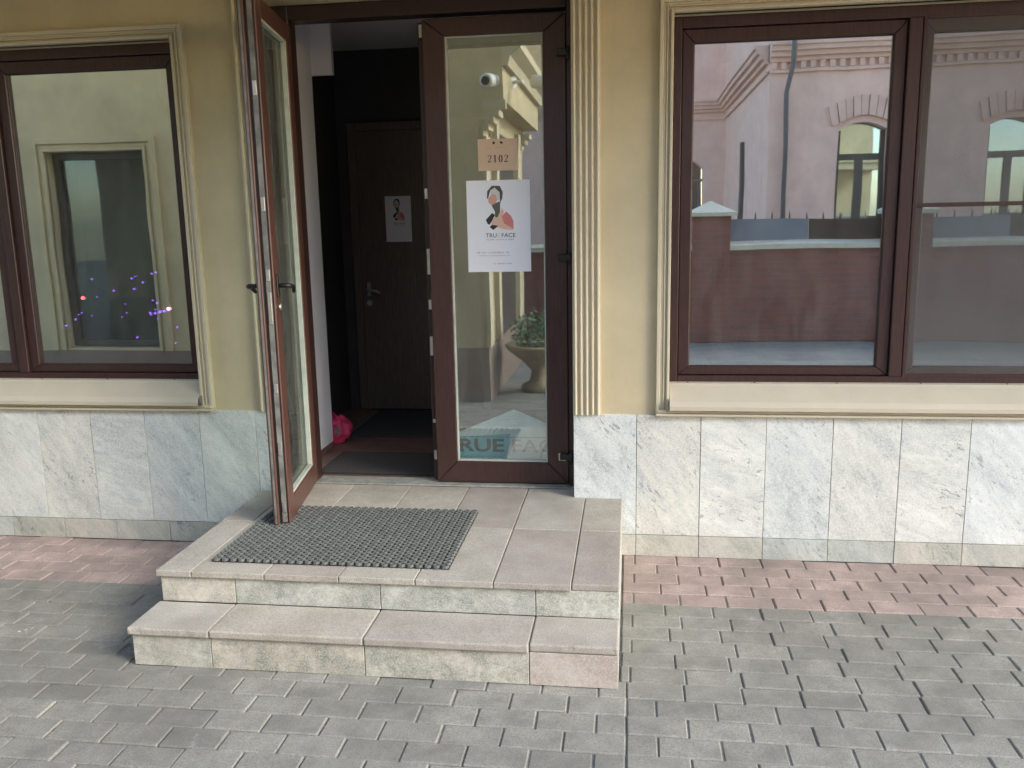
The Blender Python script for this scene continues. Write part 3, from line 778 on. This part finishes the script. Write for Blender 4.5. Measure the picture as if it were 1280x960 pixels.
m_.build('small_print', ['board_ink'], bd, kind='stuff')

# ------------------------------------------------------------------ things in the hall
dr = thing('interior_door', 'dark brown wooden door at the back of the hall', 'door', (-1.25, 2.0, .292))
b = MB(); b.cbox(-1.80, -1.735, 1.992, 2.029, .293, 2.36, .004); b.cbox(-.86, -.795, 1.992, 2.029, .293, 2.36, .004); b.cbox(-1.735, -.86, 1.9925, 2.0285, 2.30, 2.36, .004); b.build('door_frame', 'idoor', dr)
b = MB(); b.cbox(-1.733, -.862, 1.985, 2.028, .30, 2.298, .004); b.build('leaf', 'idoor', dr)
b = MB(); lever(b, -1.685, 1.19, 1.985, 1, -1); b.tube([(-1.685, 1.985, 1.09), (-1.685, 1.975, 1.09)], .022, 12); b.build('handle', 'metal', dr)
for (x0, x1, y0, y1, lab) in ((-1.52, -.86, .34, .77, 'dark grey carpet mat just inside the doorway'), (-1.62, -1.0, 1.17, 1.93, 'black carpet mat before the inner brown door')):
    t = thing('hall_mat', lab, 'mat', ((x0+x1)/2, (y0+y1)/2, .292), group='carpet mats on the hall floor')
    b = MB(); b.cbox(x0, x1, y0, y1, .2935, .302, .003); b.build('carpet', 'mat_dark', t)
    b = MB(); b.frame(x0-.012, x1+.012, 0, 1, .001, 0, .001) if False else None
    b = MB(); b.box(x0-.012, x0-.0005, y0-.012, y1+.012, .2935, .2985); b.box(x1+.0005, x1+.012, y0-.012, y1+.012, .2935, .2985); b.box(x0, x1, y0-.012, y0-.0005, .2935, .2985); b.box(x0, x1, y1+.0005, y1+.012, .2935, .2985)
    b.build('rubber_edge', 'rubber_base', t)
bg_ = thing('pink_bag', 'crumpled bright pink bag on the hall floor behind the white wall edge', 'bag', (-1.66, 1.02, .292))
bm = bmesh.new(); bmesh.ops.create_icosphere(bm, subdivisions=4, radius=1)
rng = random.Random(9)
for v in bm.verts:
    p = v.co.copy(); d = .95+.26*mn.noise(p*2.2)+.16*abs(mn.noise(p*5))
    v.co = Vector((p.x*.105*d, p.y*.09*d, max(-.088, p.z*.105*d)*(1-.18*max(0, p.z)) + .088))
    v.co.x *= 1-.25*max(0, p.z)
b = MB(); b.add([v.co+Vector((-1.66, 1.02, .293)) for v in bm.verts], [[v.index for v in f.verts] for f in bm.faces], True); bm.free()
b.build('pouch', 'pink_cloth', bg_)
b = MB(); b.tube([(-1.69, 1.02, .455), (-1.68, 1.0, .485), (-1.655, .985, .49), (-1.63, .975, .47), (-1.61, .97, .42)], .007, 6); b.build('strap', 'pink_cloth', bg_)
b = MB(); b.cbox(-1.635, -1.60, .928, .936, .37, .41, .002); b.build('buckle', 'channel', bg_)
# string of coloured lights indoors
sl = thing('string_lights', 'string of small violet and pink lights glowing inside the left window', 'lights', (-2.9, .9, 1.0))
pts = [(-3.35, .9, 1.06), (-3.28, .9, 1.10), (-3.214, .9, 1.235), (-3.14, .9, 1.352), (-3.0, .9, 1.28), (-2.872, .9, 1.354), (-2.863, .9, 1.289), (-2.80, .9, 1.33), (-2.736, .9, 1.382), (-2.72, .9, 1.2), (-2.771, .9, 1.14), (-2.70, .9, 1.15), (-2.647, .9, 1.163), (-2.60, .9, 1.05), (-2.62, .9, .95), (-2.874, .9, .985)]
b = MB(); b.tube(pts, .003, 6); b.build('cable', 'black', sl)
def bulb(p, r, m):
    b_ = MB(); b_.lathe([(r*.2, p[2]-r), (r*.85, p[2]-r*.5), (r, p[2]), (r*.85, p[2]+r*.5), (r*.2, p[2]+r)], p[0], p[1], 8); b_.build('bulb', m, sl)
for i, p in enumerate(pts):
    bulb((p[0], .893, p[2]), .011 if i in (2, 12) else .006, 'led_red' if i == 2 else 'led_pink' if i == 12 else 'led_violet')
rng = random.Random(21)
for dx in (-.12, -.09, -.06, -.03): bulb((-2.647+dx, .893, 1.155+dx*.2), .008, 'led_violet')
for k in range(12):
    t = rng.uniform(-.62, .08); bulb((-2.66+t, .893, 1.14+rng.gauss(0, .03)+(.2 if rng.random() < .25 else 0)), rng.uniform(.0035, .005), 'led_violet')

# ------------------------------------------------------------------ across the street (seen in the glass)
cb = thing('corner_building', 'low yellow building with a doorway and big window mirrored in the glass', 'building', (-5, -4.6, 0))
CX, CY = -.92, -3.3
b = MB()
b.box(-9, -5.22, -6.2, CY, .5, 3.28); b.box(-4.24, -1.11, -3.6, CY, .5, 2.7); b.box(-5.22, -4.24, -6.2, CY, .5, .52); b.box(-5.22, -4.24, -6.2, CY, 2.36, 3.28)
b.box(-5.22, -1.11, -6.2, -3.75, .5, 2.7); b.box(-4.24, CX, -6.2, CY, 2.7, 3.28)
b.build('wall', 'yellow', cb)
b = MB(); b.box(-9.02, -1.09, -6.2, CY+.02, 0, .5); b.build('plinth', 'brown_plinth', cb)
b = MB()
for o, i_, y in ((.12, .07, .035), (.07, .03, .015), (.03, 0, .03)):
    b.cbox(-5.22-o, -5.22-i_, CY-.02, CY+y, .5, 2.36+o, .004); b.cbox(-4.24+i_, -4.24+o, CY-.02, CY+y, .5, 2.36+o, .004); b.cbox(-5.22-i_, -4.24+i_, CY-.02, CY+y, 2.36+i_, 2.36+o, .004)
b.build('window_surround', 'yellow', cb)
b = MB(); b.frame(-5.21, -4.25, .53, 2.35, .06, CY-.16, CY-.1); W2 = b.build('window', 'window_dark', cb)
b = MB(); b.box(-5.16, -4.3, CY-.14, CY-.134, .58, 2.3); b.build('pane', 'dark_glass', W2)
b = MB(); b.box(-5.2, -4.26, -4.6, -4.5, .53, 2.35); b.build('room_back', 'room', cb)
b = MB(); b.box(-1.11, CX+.02, -3.34, CY+.015, 2.62, 2.7); b.build('portal_moulding', 'cream', cb)   # corbelled portal on the street side
for ya, yb, e in ((-3.56, CY+.012, .001), (-5.9, -5.66, 0)):
    b = MB()
    for k in range(4): b.box(-1.11, -1.10+.045*k, ya, yb-e*k, 2.40+.055*k, 2.455+.055*k)
    b.build('bracket', 'cream', cb)
for xb, ya, yb, zb in ((-1.075, -3.5, CY+.014, 2.40), (-1.06, -3.95, -3.8, 2.6), (-1.06, -5.6, -5.4, 2.6)):
    b = MB(); b.box(-1.11, xb, ya, yb, .5, zb); b.build('pilaster', 'cream', cb)
b = MB(); b.prism([(CX, 3.0), (CX+.05, 3.0), (CX+.07, 3.08), (CX+.16, 3.14), (CX+.16, 3.22), (CX+.28, 3.34), (CX+.30, 3.46), (CX, 3.5)], 'y', -6.2, -3.0) if False else b.prism([(CX, 2.98), (CX+.05, 2.98), (CX+.07, 3.06), (CX+.16, 3.12), (CX+.16, 3.20), (CX+.28, 3.32), (CX+.30, 3.46), (CX, 3.5)], 'y', -6.2, CY)
b.build('cornice', 'cream', cb)
b = MB(); b.box(-1.115, -1.10, -5.3, -4.0, .3, 2.5); b.build('door', 'window_dark', cb)
for (p, q, lab) in (((-1.0, CY, 2.86), (-1.03, CY+.20, 2.83), 'white round camera on the yellow corner wall'), ((CX, -3.9, 2.93), (CX+.30, -3.75, 2.90), 'white tube camera jutting from the yellow side wall')):
    t = thing('security_camera', lab, 'camera', p, group='security cameras on the yellow corner')
    b = MB(); p = Vector(p); q = Vector(q); d = (q-p).normalized()
    b.tube([p, p+d*.02], .055, 10); b.tube([p, p+d*.12], .016, 8); b.build('bracket', 'camera_white', t)
    b = MB(); b.tube([q-d*.12, q-d*.1, q+d*.02, q+d*.03], [.03, .058, .06, .045], 12); b.build('body', 'camera_white', t)
    b = MB(); b.tube([q+d*.031, q+d*.036], .036, 12); b.build('lens', 'black', t)
ur = thing('planter', 'stone urn planter with bushy green plant beside the yellow corner', 'planter', (-.70, -3.86, 0))
b = MB(); b.lathe([(.18, 0), (.18, .05), (.09, .1), (.07, .2), (.16, .30), (.30, .40), (.33, .45), (.30, .47), (.27, .44)], -.70, -3.86, 24); b.build('bowl', 'tan_stone', ur)
b = MB(); b.lathe([(.27, .42), (.2, .45), (.05, .46)], -.70, -3.86, 16); b.build('soil', 'soil', ur)
b = MB(); rng = random.Random(2)
for k in range(700):
    a_ = rng.uniform(0, 6.283); rr = .26*rng.random()**.5; zz = .46 + rng.random()*.34*(1-(rr/.3)**2*.6)
    p = Vector((-.70+rr*math.cos(a_), -3.86+rr*math.sin(a_), zz)); d = Vector((rng.uniform(-1, 1), rng.uniform(-1, 1), rng.uniform(-.4, 1))).normalized(); e = d.cross(Vector((rng.random(), rng.random(), .3))).normalized()
    l_ = rng.uniform(.025, .06); b.add([p, p+d*l_*.5+e*l_*.25, p+d*l_, p+d*l_*.5-e*l_*.25], [(0, 1, 2, 3)])
fo = b.build('foliage', 'leaf', ur, kind='stuff')
# brick boundary wall with piers and fence panels
bw = thing('boundary_wall', 'dark red brick wall with pale coping mirrored in the right window', 'wall', (3, -7.5, 0))
WY = -7.5
b = MB(); b.box(-3, 12, WY-.3, WY, 0, 1.215); b.build('wall', 'redbrick', bw)
b = MB(); b.prism([(WY-.36, 1.216), (WY+.06, 1.216), (WY+.06, 1.28), (WY-.15, 1.32), (WY-.36, 1.28)], 'x', -3, 12); b.build('coping', 'stonecap', bw)
for x0 in (1.0, 3.5, 6.0, 8.5):
    b = MB(); b.box(x0, x0+.49, WY-.42, WY+.07, 0, 1.65); p_ = b.build('pier', 'redbrick', bw)
    b = MB(); c0 = x0+.245; c1 = WY-.175
    b.add([(c0-.31, c1-.31, 1.65), (c0+.31, c1-.31, 1.65), (c0+.31, c1+.31, 1.65), (c0-.31, c1+.31, 1.65), (c0-.31, c1-.31, 1.70), (c0+.31, c1-.31, 1.70), (c0+.31, c1+.31, 1.70), (c0-.31, c1+.31, 1.70), (c0, c1, 1.86)],
          [(0, 3, 2, 1), (0, 1, 5, 4), (1, 2, 6, 5), (2, 3, 7, 6), (3, 0, 4, 7), (4, 5, 8), (5, 6, 8), (6, 7, 8), (7, 4, 8)]); b.build('pier_cap', 'stonecap', p_)
    b = MB(); b.box(x0+.5, x0+1.5, WY-.19, WY-.16, 1.325, 1.60); b.build('fence_panel', 'fence_panel', bw)
    b = MB(); b.box(x0+1.51, x0+2.49, WY-.19, WY-.16, 1.325, 1.60); b.build('fence_panel', 'dark_frame', bw)
    b = MB()
    for k in range(9): xx = x0+.6+k*.22; b.tube([(xx, WY-.175, 1.58), (xx, WY-.175, 1.64), (xx, WY-.175, 1.70)], [.012, .012, .001], 5)
    b.build('spikes', 'steel', bw, kind='stuff')
# pink brick building beyond
pk = thing('brick_building', 'pink painted brick building with arched windows mirrored in the right window', 'building', (6, -13, 0))
PYF = -11.0
def archwall(mb, x0, x1, z0, z1, yf, yb, wins):
    """wall with arched openings: wins = [(xa, xb, sill, spring, rise)]"""
    cur = x0
    for xa, xb, sl_, spg, rise in wins:
        mb.box(cur, xa, yb, yf, z0, z1); mb.box(xa, xb, yb, yf, z0, sl_)
        n = 10; arc = [(xa+(xb-xa)*k/n, spg+rise*math.sin(math.pi*k/n)) for k in range(n+1)]
        mb.prism([(xa, z1), *arc, (xb, z1)][::-1], 'y', yb, yf)
        cur = xb
    mb.box(cur, x1, yb, yf, z0, z1)
wins = [(3.56+2.32*k, 4.34+2.32*k, 1.5, 2.99, .12) for k in range(3)]
b = MB(); archwall(b, 2.43, 9.6, 0, 6.8, PYF, PYF-.35, wins)
b.box(2.43, 2.75, -18, PYF-.35, 0, 6.8); b.box(2.75, 9.6, -18, -17.7, 0, 6.8)
archwall(b, -6, 2.43, 0, 6.8, -18, -18.4, [(-.2, 1.95, 0, 2.8, .55)])
b.build('wall', 'pinkbrick', pk)
def corn(mb, axis, a, b_, base, sg):
    z = 3.93
    for d, h0, h1 in ((.05, z, z+.05), (.07, z+.17, z+.24), (.14, z+.24, z+.32), (.20, z+.32, z+.40), (.24, z+.40, z+.46)):
        if axis == 'x': mb.box(a, b_, base-.1, base+d*sg, h0, h1)
        else: mb.box(base-d, base+.1, a, b_, h0, h1)
b = MB(); corn(b, 'x', 2.43, 9.6, PYF, 1); corn(b, 'y', -17.7, PYF-.101, 2.43, 1); corn(b, 'x', -6, 2.43, -18, 1); b.build('cornice', 'pinktrim', pk)
b = MB()
for k in range(47): xx = 2.46+k*.15; b.box(xx, xx+.08, PYF-.05, PYF+.06, 3.985, 4.095)
b.build('dentils', 'pinktrim', pk, kind='stuff')
for xa, xb, sl_, spg, rise in wins:
    f = MB(); n = 10; y0 = PYF-.22; y1 = PYF-.16
    f.box(xa, xa+.07, y0, y1, sl_, spg); f.box(xb-.07, xb, y0, y1, sl_, spg); f.box(xa+.07, xb-.07, y0, y1, 2.52, 2.62); f.box((xa+xb)/2-.06, (xa+xb)/2+.06, y0, y1, sl_, 2.52); f.box(xa+.07, xb-.07, y0, y1, sl_, sl_+.07)
    W3 = f.build('window', 'window_dark', pk)
    g = MB(); arc = [(xa+(xb-xa)*k/n, spg+rise*math.sin(math.pi*k/n)) for k in range(n+1)]
    g.prism([(xb, sl_), (xa, sl_), *arc][::-1], 'y', y0+.01, y0+.02); g.build('pane', 'far_glass', W3)
    v_ = MB()
    m0 = (xa+xb)/2; hw_ = (xb-xa)/2+.12; n = 9
    for k in range(n):
        t0, t1 = k/n+.006, (k+1)/n-.006
        def ap(t, e): 
            xx = m0-hw_+2*hw_*t; return (xx+(t-.5)*e*.5, spg+.06+(rise+.05)*math.sin(math.pi*t)+e)
        v_.prism([ap(t0, 0), ap(t1, 0), ap(t1, .32), ap(t0, .32)], 'y', PYF-.05, PYF+.05+(.02 if k % 2 else 0))
    v_.build('arch_stones', 'pinktrim', pk, kind='stuff')
b = MB(); b.tube([(2.75, PYF+.34, 6.8), (2.75, PYF+.34, 4.0), (2.70, PYF+.10, 3.6), (2.70, PYF+.10, 0)], .04, 10); b.build('drainpipe', 'pipe', pk)
b = MB(); b.box(2.36, 2.44, -14.4, -14.15, 1.4, 3.1); b.build('slit_window', 'window_dark', pk)
b = MB(); b.box(-.25, 2.0, -19.4, -19.3, 0, 3.6); b.build('gateway', 'window_dark', pk)
b = MB()
for k in range(14): xx = -.1+k*.15; b.tube([(xx, -18.2, 0), (xx, -18.2, 2.5)], .018, 5)
b.box(-.2, 1.95, -18.22, -18.18, 2.5, 2.56); b.build('gate_bars', 'pipe', pk, kind='stuff')

# a scrap of white paper on the paving left of the steps
b = MB(); rng = random.Random(8)
for k in range(5):
    x = -2.35+k*.009; z = .004+.006*rng.random()
    b.add([(x, -1.09+k*.008, .003), (x+.010, -1.088+k*.008, z+.006), (x+.012, -1.078+k*.009, .004), (x+.002, -1.08+k*.008, z)], [(0, 1, 2, 3)])
tag(b.build('paper_scrap', 'paper', origin=(-2.34, -1.07, 0)), 'small crumpled white paper scrap on the grey paving left of the steps', 'litter')
